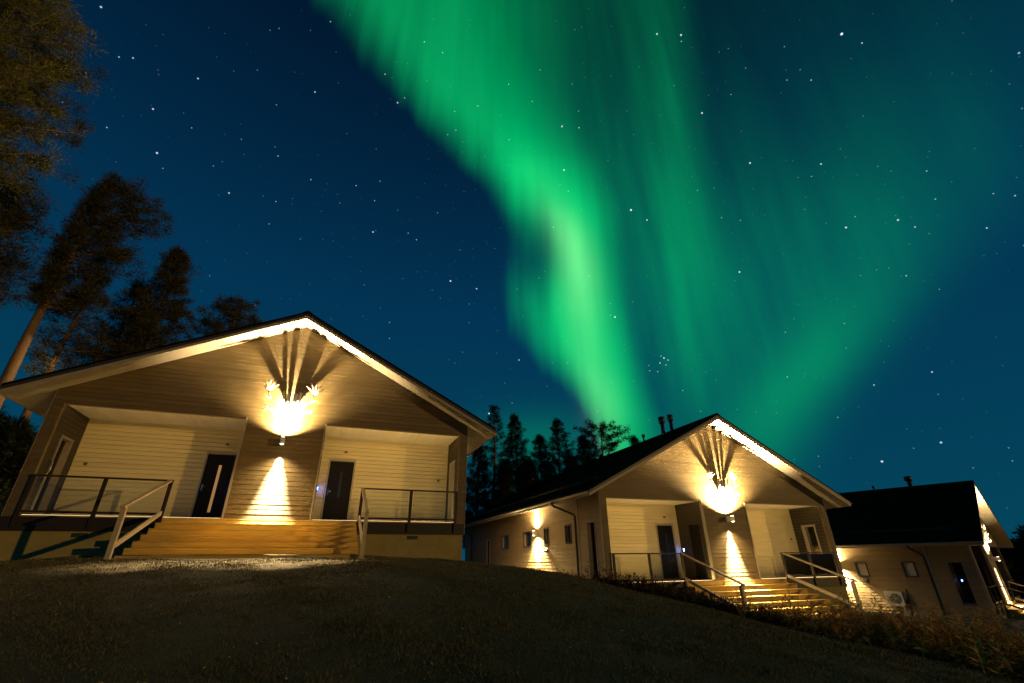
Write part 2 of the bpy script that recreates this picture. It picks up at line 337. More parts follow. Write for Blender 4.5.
def build_ground():
    xs = axis(-24, 38, .4, 1800); ys = axis(-6, 46, .4, 1800); X, Y = np.meshgrid(xs, ys); Z = ground_z(X.ravel(), Y.ravel())
    nx, ny = len(xs), len(ys); V = np.c_[X.ravel(), Y.ravel(), Z]
    i = np.arange(nx * ny).reshape(ny, nx); F = np.stack([i[:-1, :-1], i[:-1, 1:], i[1:, 1:], i[1:, :-1]], -1).reshape(-1, 4)
    me = bpy.data.meshes.new('ground'); me.from_pydata(V.tolist(), [], F.tolist()); me.materials.append(MATS['soil']); me.polygons.foreach_set('use_smooth', [True] * len(F)); me.update()
    o = bpy.data.objects.new('ground', me); COL.objects.link(o); tag(o, 'dark bare earth of the mound and slope below the cottages', None, None, 'structure')
    # gravel yard in front of the far cottage, 30 mm above the earth
    m = M(); left = [(16.5, 14.5), (17.6, 17.5), (19.0, 20.4), (21.0, 22.9), (23.4, 24.6), (26.3, 26.3)]; right = [(26, 11), (27, 14), (28.5, 17), (30.5, 19.5), (33, 22), (36, 25)]
    K = 24; vs = []
    for j in range(len(left)):
        for k in range(K + 1):
            t = k / K; x = left[j][0] * (1 - t) + right[j][0] * t; y = left[j][1] * (1 - t) + right[j][1] * t; vs.append((x, y, gz(x, y) + .03))
    fs = [(j * (K + 1) + k, j * (K + 1) + k + 1, (j + 1) * (K + 1) + k + 1, (j + 1) * (K + 1) + k) for j in range(len(left) - 1) for k in range(K)]
    m.add(vs, fs, True); o = m.build('driveway', 'gravel_yard'); tag(o, 'grey gravel yard in front of the farthest cottage', None, None, 'structure')
build_ground()

# ------------------------------------------------------------------ cottages
W, B, HS, D, OF, OH, HE, HA, T, L = 5.849, 1.13, 2.896, 1.662, .672, .839, 3.068, 6.482, .239, 19.0
SL = (HA - HE) / (W + OH)
def roof_z(x): return HA - SL * abs(x)
WALL_TOP = roof_z(W) - T - .02
def clad(m, o, u, n, z0, z1, iv, breaks=(), h=.135, prot=.007, rng=RNG, joint=4.2):
    """lap siding on the wall plane through o: rows of boards, each leaning out at its lower edge"""
    o, u, n = Vector(o), Vector(u), Vector(n); k = 0; z = z0
    while z < z1 - .004:
        zt = min(z + h, z1); js = [-1e3]; q = rng.uniform(-9, -6)
        while q < 40: js.append(q); q += rng.uniform(joint * .7, joint * 1.3)
        js.append(1e3); pr = prot + rng.uniform(-.003, .003)
        jit = [rng.uniform(-.0006, .0006) for _ in js]
        cuts = [z] + sorted(b for b in breaks if z + .003 < b < zt - .003) + [zt]
        for za, zb in zip(cuts, cuts[1:]):
            if zb == zt and zt < z1 - .01 and zb - za > .03: zb -= .009      # dark groove under the next board
            A, Bv = iv(za + 1e-4), iv(zb - 1e-4)
            if len(A) != len(Bv): continue
            for (a0, a1), (b0, b1) in zip(A, Bv):
                for p in range(len(js) - 1):
                    x0, x1 = max(a0, js[p] + .0012), min(a1, js[p + 1] - .0012); y0, y1 = max(b0, js[p] + .0012), min(b1, js[p + 1] - .0012)
                    if x1 - x0 < .004: continue
                    if y1 < y0: y0 = y1 = (y0 + y1) / 2
                    pp = pr + jit[p]
                    na = pp * (1 - (za - z) / h) + .001; nb = pp * (1 - (zb - z) / h) + .001
                    def P(s_, zz, nn): return o + u * s_ + n * nn + Vector((0, 0, zz))
                    vs = [P(x0, za, na), P(x1, za, na), P(y1, zb, nb), P(y0, zb, nb)]; fs = [(0, 1, 2, 3)]
                    if za == z: vs += [P(x0, za, 0), P(x1, za, 0)]; fs.append((4, 5, 1, 0))
                    m.add(vs, fs)
        z = zt
def rect_iv(a, b, holes):
    """intervals of the wall a..b left over at height z by holes (u0,u1,z0,z1)"""
    def f(z):
        out = []; s = a
        for u0, u1, z0, z1 in sorted(holes):
            if z0 < z < z1:
                if u0 > s: out.append((s, u0))
                s = u1
        if b > s: out.append((s, b))
        return out
    return f
def hole_boxes(m, a, b, z0, z1, holes, place):
    us = sorted({a, b} | {h[0] for h in holes} | {h[1] for h in holes}); us = [q for q in us if a <= q <= b]
    for p, q in zip(us, us[1:]):
        zs = z0; mid = (p + q) / 2
        for h in sorted((h for h in holes if h[0] < mid < h[1]), key=lambda h: h[2]):
            if h[2] > zs: place(p, q, zs, h[2])
            zs = h[3]
        if z1 > zs: place(p, q, zs, z1)
def aim(ob, d): ob.rotation_euler = Vector(d).to_track_quat('-Z', 'Y').to_euler()
def spot(parent, name, loc, d, energy, half, blend, size=.015, color=(1.0, .72, .34)):
    l = bpy.data.lights.new(name, 'SPOT'); l.energy = energy; l.spot_size = R(2 * half); l.spot_blend = blend; l.shadow_soft_size = size; l.color = color
    o = bpy.data.objects.new(name, l); COL.objects.link(o); o.parent = parent; o.location = loc; aim(o, d); return o
def wall_lamp(root, x, y, z, n, front=False, wide=1.0, gain=1.0):
    """up-and-down wall lamp on the wall point (x,y,z) whose outward normal is n"""
    n = Vector(n); s = Vector((-n.y, n.x, 0)); c = Vector((x, y, z)); k = .34 if front else .20
    def P(a, b, h): return c + s * a + n * b + Vector((0, 0, h))
    m = M(); a, b = P(-.055, .018, -.02), P(.055, .05, .02)
    m.box(min(a.x, b.x), max(a.x, b.x), min(a.y, b.y), max(a.y, b.y), a.z, b.z)
    a, b = P(-.05, .05, -.10), P(.05, k + .05, .10)
    m.box(min(a.x, b.x), max(a.x, b.x), min(a.y, b.y), max(a.y, b.y), a.z, b.z)
    lamp = m.build('wall_lamp', 'lamp_white', root)
    for sg in (1, -1):
        q = M(); a, b = P(-.036, k - .036, sg * .102), P(.036, k + .036, sg * .112)
        q.box(min(a.x, b.x), max(a.x, b.x), min(a.y, b.y), max(a.y, b.y), min(a.z, b.z), max(a.z, b.z)); q.build('lens', 'lamp_lens', lamp)
    up = Vector((0, 0, 1)); warm = (1.0, .73, .36); pale = (1.0, .90, .72)
    if front:
        spot(lamp, 'lamp_up', P(0, k, .12), up - n * .10, 3600 * gain, 70, .7, .02, warm)
        spot(lamp, 'lamp_up_core', P(0, k, .12), up - n * .12, 4800 * gain ** .35, 40, .6, .010)
        spot(lamp, 'lamp_up_hot', P(0, k, .12), up - n * .42, 7500, 25, 1.0, .012, pale)
        spot(lamp, 'lamp_down', P(0, k, -.12), -up - n * .27, 5200, 19, 1.0, .012, pale)
        spot(lamp, 'lamp_down_near', P(0, k, -.12), -up - n * .66, 2200, 14, 1.0, .012, pale)
        spot(lamp, 'lamp_down_pool', P(0, k, -.12), -up + n * .0, 12000, 22, .9, .012, pale)
        spot(lamp, 'lamp_down_steps', P(0, k, -.12), -up + n * .45, 2600, 34, 1.0, .02, warm)
        spot(lamp, 'lamp_down_wide', P(0, k, -.12), -up + n * .3, 700, 66, 1.0, .02, warm)
        spot(lamp, 'lamp_forward', P(0, k, -.12), -up + n * 1.10, 9500, 8, 1.0, .02, (1.0, .66, .28)).scale = (5.0, 1, 1)
    else:
        spot(lamp, 'lamp_up', P(0, k, .12), up - n * .36, 4500, 22, .4, .012)
        spot(lamp, 'lamp_up_wide', P(0, k, .12), up + n * .1, 800 * wide, 80, .9, .03)
        spot(lamp, 'lamp_down', P(0, k, -.12), -up - n * .36, 4500, 22, .4, .012)
        spot(lamp, 'lamp_down_flare', P(0, k, -.12), -up - n * .12, 2600, 48, .12, .012)
        spot(lamp, 'lamp_down_wide', P(0, k, -.12), -up + n * .1, 800 * wide, 80, .9, .03)
    return lamp

WINS = [(2.52, 3.0, 1.42, 2.08), (4.70, 5.18, 1.42, 2.08), (6.75, 7.75, 1.40, 2.04), (10.0, 11.1, 1.40, 2.04)]
OPEN = (.55, 1.15, .12, 2.08)
TALL = (13.3, 13.95, 0.0, 2.0)
def cottage(loc, yaw, label, seed, pane='window_glass', steel_handle=False, porch_fill=(15.0, 15.0), side_wide=2.8, gain=1.0, flues=((2.6, .62, .15), (1.95, .55, .13))):
    rng = random.Random(seed)
    root = empty('cottage', loc, R(yaw)); tag(root, label, 'cottage', 'cottages with reindeer antlers')
    # foundation with vents
    m = M(); m.box(-W + .03, W - .03, .03, L - .03, -2.3, -.36); fo = m.build('foundation', 'concrete', root)
    for vx in (-4.2, 4.2):
        m = M(); m.box(vx - .16, vx + .16, .012, .027, -.50, -.40)
        for i in range(4): m.box(vx - .14 + i * .075, vx - .105 + i * .075, .004, .011, -.49, -.41)
        m.build('vent', 'ac_dark', fo)
    # front wall: gable over the porches, centre bay and corner posts
    m = M(); top = lambda z: (HA - T - .01 - z) / SL
    def ivf(z):
        if z < HS: return [(-W, -W + .25), (-B, B), (W - .25, W)]
        e = min(W, top(z)); return [(-e, e)]
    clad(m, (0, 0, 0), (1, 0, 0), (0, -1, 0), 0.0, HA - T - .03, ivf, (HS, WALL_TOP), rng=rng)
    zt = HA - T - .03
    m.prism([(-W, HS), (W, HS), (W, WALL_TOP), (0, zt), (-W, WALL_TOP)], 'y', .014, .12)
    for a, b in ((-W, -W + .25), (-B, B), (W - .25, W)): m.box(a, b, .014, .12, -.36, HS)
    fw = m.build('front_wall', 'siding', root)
    for sx in (-1, 1):
        m = M(); m.box(sx * B - .02 if sx > 0 else -B - .028, B + .028 if sx > 0 else -B + .02, -.026, .10, 0, HS - .003); m.build('corner_board', 'trim', fw)
    # porches
    for sx in (-1, 1):
        x0, x1 = (B, W - .25) if sx > 0 else (-W + .25, -B)
        dx = (1.4, 2.29) if sx > 0 else (-2.29, -1.4)
        m = M(); hole = (dx[0], dx[1], -.01, 2.12)
        clad(m, (0, D, 0), (1, 0, 0), (0, -1, 0), 0, HS, rect_iv(x0, x1, [hole]), (2.12,), prot=.013, rng=rng)
        hole_boxes(m, x0, x1, -.03, HS, [hole], lambda p, q, a, b: m.box(p, q, D + .014, D + .1, a, b))
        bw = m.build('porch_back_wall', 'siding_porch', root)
        m = M(); clad(m, (sx * B, 0, 0), (0, 1, 0), (sx, 0, 0), 0, HS, rect_iv(.12, D, [(.31, 1.02, -.01, 2.10)]), (2.10,), rng=rng)
        hole_boxes(m, .12, D, -.03, HS, [(.31, 1.02, -.01, 2.10)], lambda p, q, a, b: m.box(min(sx * (B - .014), sx * (B - .1)), max(sx * (B - .014), sx * (B - .1)), p, q, a, b))
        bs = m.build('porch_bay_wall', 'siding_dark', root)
        m = M(); xi = sx * (W - .25)
        clad(m, (xi, 0, 0), (0, 1, 0), (-sx, 0, 0), 0, HS, rect_iv(.12, D, [OPEN]), (OPEN[2], OPEN[3]), rng=rng)
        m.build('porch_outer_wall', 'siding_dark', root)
        m = M(); n = int((x1 - x0) / .115); st = (x1 - x0) / n
        for i in range(n): m.box(x0 + i * st + .002, x0 + (i + 1) * st - .002, .122, D - .002, HS, HS + .02 + rng.uniform(0, .002))
        m.box(x0, x1, .122, D, HS + .023, HS + .06); m.build('porch_ceiling', 'ceiling_boards', root)
        m = M(); nb = 12; st = (D + .04) / nb
        for i in range(nb): m.box(x0, x1, -.04 + i * st + .002, -.04 + (i + 1) * st - .003, -.03, 0)
        m.build('porch_floor', 'deck_floor', root)
        m = M(); a, b = (2.56, W) if sx > 0 else (-W, -2.63)
        m.box(a, b, -.030, -.002, -.36, -.033); m.build('deck_fascia', 'dark_wood', root)
        # unseen fill strip added along the front edge of the porch ceiling
        pw = porch_fill[0 if sx < 0 else 1]
        if pw:
            m = M(); m.box(x0 + .05, x1 - .05, .075, .10, HS - .032, HS - .001); m.box(x0 + .05, x1 - .05, .10, .119, HS - .010, HS - .001); ls = m.build('fill_strip', 'trim', root)
            q = M(); q.box(x0 + .06, x1 - .06, .1005, .104, HS - .030, HS - .012); q.build('diffuser', 'fill_lens', ls)
            al = bpy.data.lights.new('fill_strip_light', 'AREA'); al.shape = 'RECTANGLE'; al.size = x1 - x0 - .14; al.size_y = .02; al.energy = pw * .6; al.color = (1.0, .68, .25)
            ao = bpy.data.objects.new('fill_strip_light', al); COL.objects.link(ao); ao.parent = ls; ao.location = ((x0 + x1) / 2, .106, HS - .021); aim(ao, (0, 1, .12))
            m = M(); m.box(x0 + .05, x1 - .05, .075, .135, .001, .018); ls = m.build('deck_fill', 'trim', root)  # unseen strip added at the deck edge to brighten the porch ceiling
            q = M(); q.box(x0 + .06, x1 - .06, .085, .125, .0185, .021); q.build('diffuser', 'fill_lens', ls)
            al = bpy.data.lights.new('deck_fill_light', 'AREA'); al.shape = 'RECTANGLE'; al.size = x1 - x0 - .14; al.size_y = .03; al.energy = pw * 3.4; al.color = (1.0, .67, .23)
            ao = bpy.data.objects.new('deck_fill_light', al); COL.objects.link(ao); ao.parent = ls; ao.location = ((x0 + x1) / 2, .105, .024); aim(ao, (0, -.06, 1))
        # door in the back wall
        m = M(); a, b = dx
        m.box(a, a + .05, D - .03, D + .08, 0, 2.12); m.box(b - .05, b, D - .03, D + .08, 0, 2.12); m.box(a + .05, b - .05, D - .03, D + .08, 2.06, 2.12)
        door = m.build('door', 'trim', root)
        m = M(); m.box(a + .053, b - .053, D + .002, D + .05, .01, 2.057); m.build('leaf', 'door_black', door)
        cx = (a + b) / 2 + .02
        m = M(); m.box(cx - .04, cx + .04, D - .004, D + .001, .30 if sx < 0 else .85, 1.72); m.build('door_glass', 'slit_glow' if (sx < 0 and steel_handle) else 'slit_glass', door)
        hx = a + .11; m = M(); m.box(hx - .02, hx + .02, D - .008, D + .001, .93, 1.12); m.tube([(hx, D - .008, 1.04), (hx, D - .05, 1.04), (hx + .11, D - .05, 1.04)], .010, 8); m.build('handle', 'steel', door)
        m = M(); m.box(cx + .0, cx + .09, D - .045, D - .014, 2.36, 2.42); m.box(cx + .02, cx + .07, D - .07, D - .046, 2.37, 2.41); m.build('alarm_box', 'grey_plastic', bw)
        m = M(); m.box(sx * 5.27 - .04, sx * 5.27 + .04, D - .035, D - .012, 1.52, 1.60); m.build('wall_socket', 'grey_plastic', bw)
        # door in the bay's side, with its lit keypad
        m = M(); xb = sx * B
        def bx(y0, y1, o0, o1, z0, z1): m.box(min(xb + sx * o0, xb + sx * o1), max(xb + sx * o0, xb + sx * o1), y0, y1, z0, z1)
        bx(.31, .36, -.08, .025, 0, 2.10); bx(.97, 1.02, -.08, .025, 0, 2.10); bx(.36, .97, -.08, .025, 2.04, 2.10)
        door = m.build('door', 'frame_dark', root)
        m = M(); bx(.363, .967, -.05, -.005, .01, 2.037); m.build('leaf', 'door_black', door)
        m = M(); bx(1.42, 1.50, .018, .040, 1.0, 1.18); kp = m.build('keypad', 'grey_plastic', bs)
        m = M(); bx(1.435, 1.485, .0405, .046, 1.06, 1.15); m.build('keypad_light', 'keypad_blue', kp)
        # railing at the deck's edge
        rl = empty('railing'); rl.parent = root
        p0, p1 = (2.52, 5.53) if sx > 0 else (-5.55, -2.57); pm = 4.04 * sx
        for px in (p0, pm, p1):
            q = M(); q.box(px - .045, px + .045, -.085, -.031, -.30, .93); q.build('post', 'dark_wood', rl)
        q = M(); q.box(p0 - .05, p1 + .05, -.105, -.012, .931, .972); q.build('rail', 'dark_wood', rl)
        for a, b in ((p0 + .047, pm - .047), (pm + .047, p1 - .047)):
            q = M(); q.box(a, b, -.078, -.038, .05, .11); q.build('rail', 'dark_wood', rl)
            q = M(); q.box(a + .03, b - .03, -.062, -.054, .14, .90); q.build('glass_panel', 'clear_pane', rl)
        # stair handrail
        hr = empty('handrail'); hr.parent = root; hx = 2.52 if sx > 0 else -2.585
        q = M(); q.bar((hx, -.11, .94), (hx, -2.86, -.02), .09, .05); q.build('rail', 'rail_wood', hr)
        q = M(); q.bar((hx, -.09, .10), (hx, -2.60, -.77), .045, .11); q.build('rail', 'rail_wood', hr)
        q = M(); q.box(hx - .045, hx + .045, -2.78, -2.67, -1.30, -.02); q.build('post', 'rail_wood', hr)
    # stairs
    m = M(); x0, x1 = -2.53, 2.46; nst = 7; rise, run = 1.13 / nst, .415
    for i in range(nst):
        y = -i * run - (.0 if i else .0); zt_ = -i * rise
        m.box(x0, x1, y - .028 - .03, y - .033, zt_ - rise + .020, zt_ - .034)
        if i:
            for j in range(3): m.box(x0, x1, y + .02 + run - .058 - (j + 1) * .138 - .03, y + .02 + run - .058 - j * .138 - .035, zt_ - .032, zt_)
    m.box(x0, x1, -.062, .16, -.033, .0)
    for xx in (x0 + .02, 0, x1 - .02): m.prism([(.02, -.10), (.02, -1.8), (-nst * run + .45, -1.8), (-nst * run + .45, -1.24)], 'x', xx - .02, xx + .02)
    m.build('stairs', 'deck_wood', root)
    # side walls
    for sx in (-1, 1):
        holes = [OPEN, TALL] + WINS
        m = M(); br = sorted({h[2] for h in holes} | {h[3] for h in holes})
        clad(m, (sx * W, 0, 0), (0, 1, 0), (sx, 0, 0), -.36, WALL_TOP, rect_iv(0, L, holes), br, prot=.010, rng=rng)
        def pl(p, q, a, b):
            t = .236 if q <= D + .01 else .15
            m.box(min(sx * (W - .014), sx * (W - t)), max(sx * (W - .014), sx * (W - t)), max(p, .122), q, a, b)
        hole_boxes(m, .122, D, -.36, WALL_TOP, [OPEN], pl); hole_boxes(m, D, L, -.36, WALL_TOP, WINS + [TALL], pl)
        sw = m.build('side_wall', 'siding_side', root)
        def fr(q, y0, y1, o0, o1, z0, z1): q.box(min(sx * (W + o0), sx * (W + o1)), max(sx * (W + o0), sx * (W + o1)), y0, y1, z0, z1)
        # cream lining of the porch opening
        q = M(); y0, y1, z0, z1 = OPEN
        fr(q, y0 - .05, y0 + .02, -.285, .024, z0, z1 + .05); fr(q, y1 - .02, y1 + .05, -.285, .024, z0, z1 + .05); fr(q, y0 + .02, y1 - .02, -.285, .024, z1 - .02, z1 + .05); fr(q, y0 + .02, y1 - .02, -.285, .03, z0 - .03, z0 + .02)
        opf = q.build('opening_lining', 'trim' if sx > 0 else 'tinted_edge', sw)
        q = M(); fr(q, y0 + .021, y1 - .021, -.14, -.125, z0 + .021, z1 - .021); q.build('pane', 'tinted_pane', opf)
        if sx < 0:
            q = M(); xh = -W + .285
            q.tube([(xh, .43, 1.40), (xh + .06, .43, 1.37), (xh + .06, .43, 1.12), (xh, .43, 1.09)], .016, 8); q.build('pull_handle', 'steel', opf)
            q = M(); q.box(xh, xh + .03, .40, .47, .86, .98); q.build('lock', 'steel', opf)
        # corner boards and porch division
        for y in (.0, D + .16): q = M(); fr(q, y, y + .10, .017, .03, -.36, WALL_TOP); q.build('corner_board', 'trim', sw)
        for (y0, y1, z0, z1) in WINS:
            q = M(); t = .05
            fr(q, y0 - t, y0 + .012, -.02, .03, z0 - t, z1 + t); fr(q, y1 - .012, y1 + t, -.02, .03, z0 - t, z1 + t); fr(q, y0 + .012, y1 - .012, -.02, .03, z1 - .012, z1 + t); fr(q, y0 + .012, y1 - .012, -.02, .055, z0 - t, z0 + .012)
            f = q.build('window', 'frame_dark', root)
            q = M(); fr(q, y0 + .0, y0 + .02, -.11, -.021, z0, z1); fr(q, y1 - .02, y1, -.11, -.021, z0, z1); fr(q, y0 + .02, y1 - .02, -.11, -.021, z0, z0 + .02); q.build('reveal', 'white_boards', f)
            q = M(); fr(q, y0, y1, -.14, -.112, z0, z1); q.build('pane', pane, f)
        y0, y1, z0, z1 = TALL
        q = M(); fr(q, y0, y0 + .06, -.1, .03, z0, z1); fr(q, y1 - .06, y1, -.1, .03, z0, z1); fr(q, y0 + .06, y1 - .06, -.1, .03, z1 - .06, z1); dr = q.build('door', 'white_boards', root)
        q = M(); fr(q, y0 + .062, y1 - .062, -.08, -.04, z0, z1 - .062); q.build('leaf', 'door_black', dr)
        wall_lamp(root, sx * W, 6.0, 1.95, (sx, 0, 0), False, side_wide)
        # vent hood under the second window
        q = M(); q.prism([(sx * W + sx * .018, 1.28), (sx * W + sx * .14, 1.16), (sx * W + sx * .14, 1.12), (sx * W + sx * .018, 1.12)], 'y', 4.85, 5.05); q.build('vent_hood', 'frame_dark', sw)
    # rear wall and ceiling slab keep the inside dark
    m = M(); m.prism([(-W, -.36), (W, -.36), (W, WALL_TOP), (0, zt), (-W, WALL_TOP)], 'y', L - .12, L - .014)
    clad(m, (0, L, 0), (1, 0, 0), (0, 1, 0), -.36, HA - T - .03, lambda z: [(-min(W, top(z)), min(W, top(z)))], (WALL_TOP,), rng=rng); m.build('rear_wall', 'siding_side', root)
    m = M(); m.box(-W + .15, W - .15, .14, L - .14, HS + .07, HS + .12); m.build('attic_floor', 'dark_wood', root)
    # roof: sheet metal with standing seams
    m = M(); y0, y1 = -OF, L + .5; e = W + OH
    for sx in (-1, 1):
        m.prism([(0, HA), (sx * e, HE), (sx * e, HE - .055), (0, HA - .055)], 'y', y0 - .02, y1 + .02)
        y = y0 + .02
        while y < y1: m.prism([(0, HA + .028), (sx * (e - .01), HE + .033), (sx * (e - .01), HE + .002), (0, HA + .002)], 'y', y - .012, y + .012); y += .42
    m.prism([(-.16, HA - .05), (0, HA + .045), (.16, HA - .05), (0, HA + .03)], 'y', y0 - .025, y1 + .025)
    roof = m.build('roof', 'roof_metal', root)
    for sx in (-1, 1):
        for ya, yb in ((y0 - .015, y0 + .012), (y1 - .012, y1 + .015)):
            m = M(); m.prism([(0, HA - .057), (sx * e, HE - .057), (sx * e, HE - .150), (0, HA - .150)], 'y', ya, yb); m.build('bargeboard', 'frame_dark', roof)
    m = M()
    for sx in (-1, 1): m.prism([(0, HA - .153), (sx * e, HE - .153), (sx * e, HE - T - .004), (0, HA - T - .004)], 'y', y0 - .004, y0 + .011)
    m.build('verge_trim', 'trim', roof)
    m = M()
    for sx in (-1, 1):
        n = 6; ys = np.linspace(y0 + .014, -.016, n + 1)
        for a, b in zip(ys, ys[1:]): m.prism([(0, HA - T + .012), (sx * e * .998, HE - T + .012), (sx * e * .998, HE - T), (0, HA - T)], 'y', a + .002, b - .002)
        m.prism([(0, HA - T + .03), (sx * e * .998, HE - T + .03), (sx * e * .998, HE - T + .014), (0, HA - T + .014)], 'y', y0 + .014, -.016)
        xs = np.linspace(W + .022, e - .01, 7)
        for a, b in zip(xs, xs[1:]):
            m.prism([(sx * (a + .002), roof_z(a) - T + .014), (sx * (b - .002), roof_z(b) - T + .014), (sx * (b - .002), roof_z(b) - T), (sx * (a + .002), roof_z(a) - T)], 'y', .0, y1 - .02)
    m.build('soffit', 'white_boards', roof)
    for sx in (-1, 1):
        m = M(); m.box(min(sx * (e - .02), sx * (e + .004)), max(sx * (e - .02), sx * (e + .004)), y0 + .02, y1 - .02, HE - T, HE - .058); m.build('fascia', 'trim', roof)
        m = M(); prof = [(sx * (e + .065 + .058 * math.cos(a)), HE - .09 + .062 * math.sin(a)) for a in np.linspace(math.pi, 2 * math.pi, 9)]
        prof += [(sx * (e + .065 + .052 * math.cos(a)), HE - .09 + .056 * math.sin(a)) for a in np.linspace(2 * math.pi, math.pi, 9)]
        m.prism(prof, 'y', y0 - .0, y1); m.build('gutter', 'gutter_metal', roof)
        for yp in (1.98, 17.2):
            xg, xw = sx * (e + .065), sx * (W + .075)
            m = M(); m.tube([(xg, yp + .35, HE - .14), (xg, yp + .35, HE - .24), (xg - sx * .06, yp + .33, HE - .30), (xw + sx * .06, yp + .03, HE - .62), (xw, yp, HE - .70), (xw, yp, -.2), (xw + sx * .02, yp, -.45)], .042, 10)
            for zb in (2.0, .8): m.box(min(sx * W, xw), max(sx * W, xw), yp - .05, yp + .05, zb - .015, zb + .015)
            m.build('downpipe', 'pipe_metal', root)
        # snow guard
    m = M()
    for yq in np.arange(.4, L, 1.6):
        for sx in (-1, 1):
            xq = sx * (W - .2); m.box(xq - .015, xq + .015, yq - .02, yq + .02, roof_z(xq), roof_z(xq) + .13)
    for sx in (-1, 1):
        xq = sx * (W - .2)
        for dz in (.07, .12): m.tube([(xq, .3, roof_z(xq) + dz), (xq, L - .3, roof_z(xq) + dz)], .014, 6)
    m.build('snow_guard', 'pipe_metal', roof)
    # chimneys: two capped flues and a thin vent
    for (cy, hh, r) in flues:
        m = M(); zb = HA - .35
        m.tube([(-.35, cy, zb), (-.35, cy, HA + hh * .62)], r * .62, 14); m.tube([(-.35, cy, HA + hh * .62), (-.35, cy, HA + hh * .66), (-.35, cy, HA + hh + .1), (-.35, cy, HA + hh + .13)], [r * .7, r, r * 1.08, r * .6], 14); m.build('chimney', 'pipe_metal', roof)
    m = M(); m.tube([(-.30, 4.3, HA - .3), (-.30, 4.3, HA + .12)], .045, 10); m.tube([(-.30, 4.3, HA + .12), (-.30, 4.3, HA + .26)], .085, 10); m.build('vent_pipe', 'pipe_metal', roof)
    wall_lamp(root, 0, -.0, 2.206, (0, -1, 0), True, 1.0, gain)
    return root

H = {1: ((-7.097, 14.012, 1.174), 21.379), 2: ((8.71, 20.093, -.72), 20.766), 3: ((27.519, 29.37, -2.319), 41.038)}
cottage(*H[1], 'largest pale wooden cottage on top of the grass mound, its whole gable front visible', 1, steel_handle=True, porch_fill=(4.5, 15.0))
cottage(*H[2], 'middle pale wooden cottage showing its lit gable and long windowed side wall', 2, gain=4.2)
cottage(*H[3], 'farthest cottage seen side-on, with two small pale windows and a wide black roof', 3, pane='blind', porch_fill=(0, 0), side_wide=1.0, gain=.45, flues=((2.3, .5, .20),))

def hpoint(h, q):
    (x, y, z), a = H[h]; a = R(a); return Vector((x + q[0] * math.cos(a) - q[1] * math.sin(a), y + q[0] * math.sin(a) + q[1] * math.cos(a), z + q[2]))

# ------------------------------------------------------------------ antlers mounted above the front lamps
def antlers(h, seed, label, flip=1):
    rng = random.Random(seed)
    t = empty('antlers', hpoint(h, (0, -.02, 2.9)), R(H[h][1])); tag(t, label, 'antlers', 'reindeer antlers on the gables')
    m = M(); m.prism([(-.05, -.28), (.05, -.28), (.075, -.12), (.06, .08), (0, .12), (-.06, .08), (-.075, -.12)], 'y', -.02, .0); m.build('wall_plate', 'rail_wood', t)
    m = M(); m.tube([(0, -.045, -.26), (0, -.06, -.12), (0, -.06, .02), (0, -.05, .12), (0, -.045, .17)], [.02, .035, .042, .045, .02], 12); m.build('skull', 'antler_bone', t)
    for sx in (-1, 1):
        def J(s): return rng.uniform(-s, s)
        m = M()
        beam = [(sx * .05, -.055, .12), (sx * .17, -.15, .24), (sx * (.38 + J(.03)), -.21, .42), (sx * (.55 + J(.04)), -.22, .60), (sx * (.64 + J(.04)), -.21, .78), (sx * (.66 + J(.04)), -.20, .92)]
        m.tube(beam, [.030, .027, .026, .026, .027, .036], 9)
        tip = Vector(beam[-1])
        # flattened palm with unequal fingers
        for k, (ax, az, ln) in enumerate(((-.28, .10, .2), (-.17, .22, .2), (-.02, .27, .2), (.14, .23, .2), (.28, .12, .2))):
            b = tip + Vector((sx * ax * .35, 0, az * .3)); e = tip + Vector((sx * (ax + J(.03)), -.03 + J(.03), az * rng.uniform(.75, 1.1) + .08))
            m.tube([tip - Vector((0, 0, .06)), b, (b + e) / 2 + Vector((0, -.015, .02)), e], [.034, .032, .020, .006], 7)
        q = Vector(beam[3]); m.tube([q, q + Vector((sx * .10, -.04, .03)), q + Vector((sx * .22, -.05, .10))], [.025, .018, .006], 7)
        # brow tine with a small palm
        q = Vector(beam[1]); m.tube([q, q + Vector((sx * .18, -.09, -.02)), q + Vector((sx * .36, -.11, .02)), q + Vector((sx * .44, -.11, .06))], [.026, .022, .020, .018], 7)
        e = q + Vector((sx * .43, -.11, .05))
        for dx, dz in ((.10, .10), (.14, .0), (.09, -.09)): m.tube([e, e + Vector((sx * dx, -.01, dz))], [.02, .006], 6)
        # two upright tines close to the wall
        wd = 1.35 if sx * flip > 0 else .85
        m.tube([(sx * .05, -.06, .12), (sx * .075, -.14, .40), (sx * (.10 + J(.02)), -.23, .82)], [.024, .046 * wd, .044 * wd], 8)
        m.tube([(sx * .12, -.11, .20), (sx * .19, -.16, .50), (sx * (.25 + J(.02)), -.235, .88)], [.024, .040 * wd, .034 * wd], 8)
        m.build('antler', 'antler_bone', t)
antlers(1, 5, 'pair of pale reindeer antlers above the lamp on the largest cottage')
antlers(2, 6, 'pair of pale reindeer antlers above the lamp on the middle cottage', -1)
antlers(3, 7, 'pair of pale reindeer antlers seen edge-on at the farthest cottage gable')

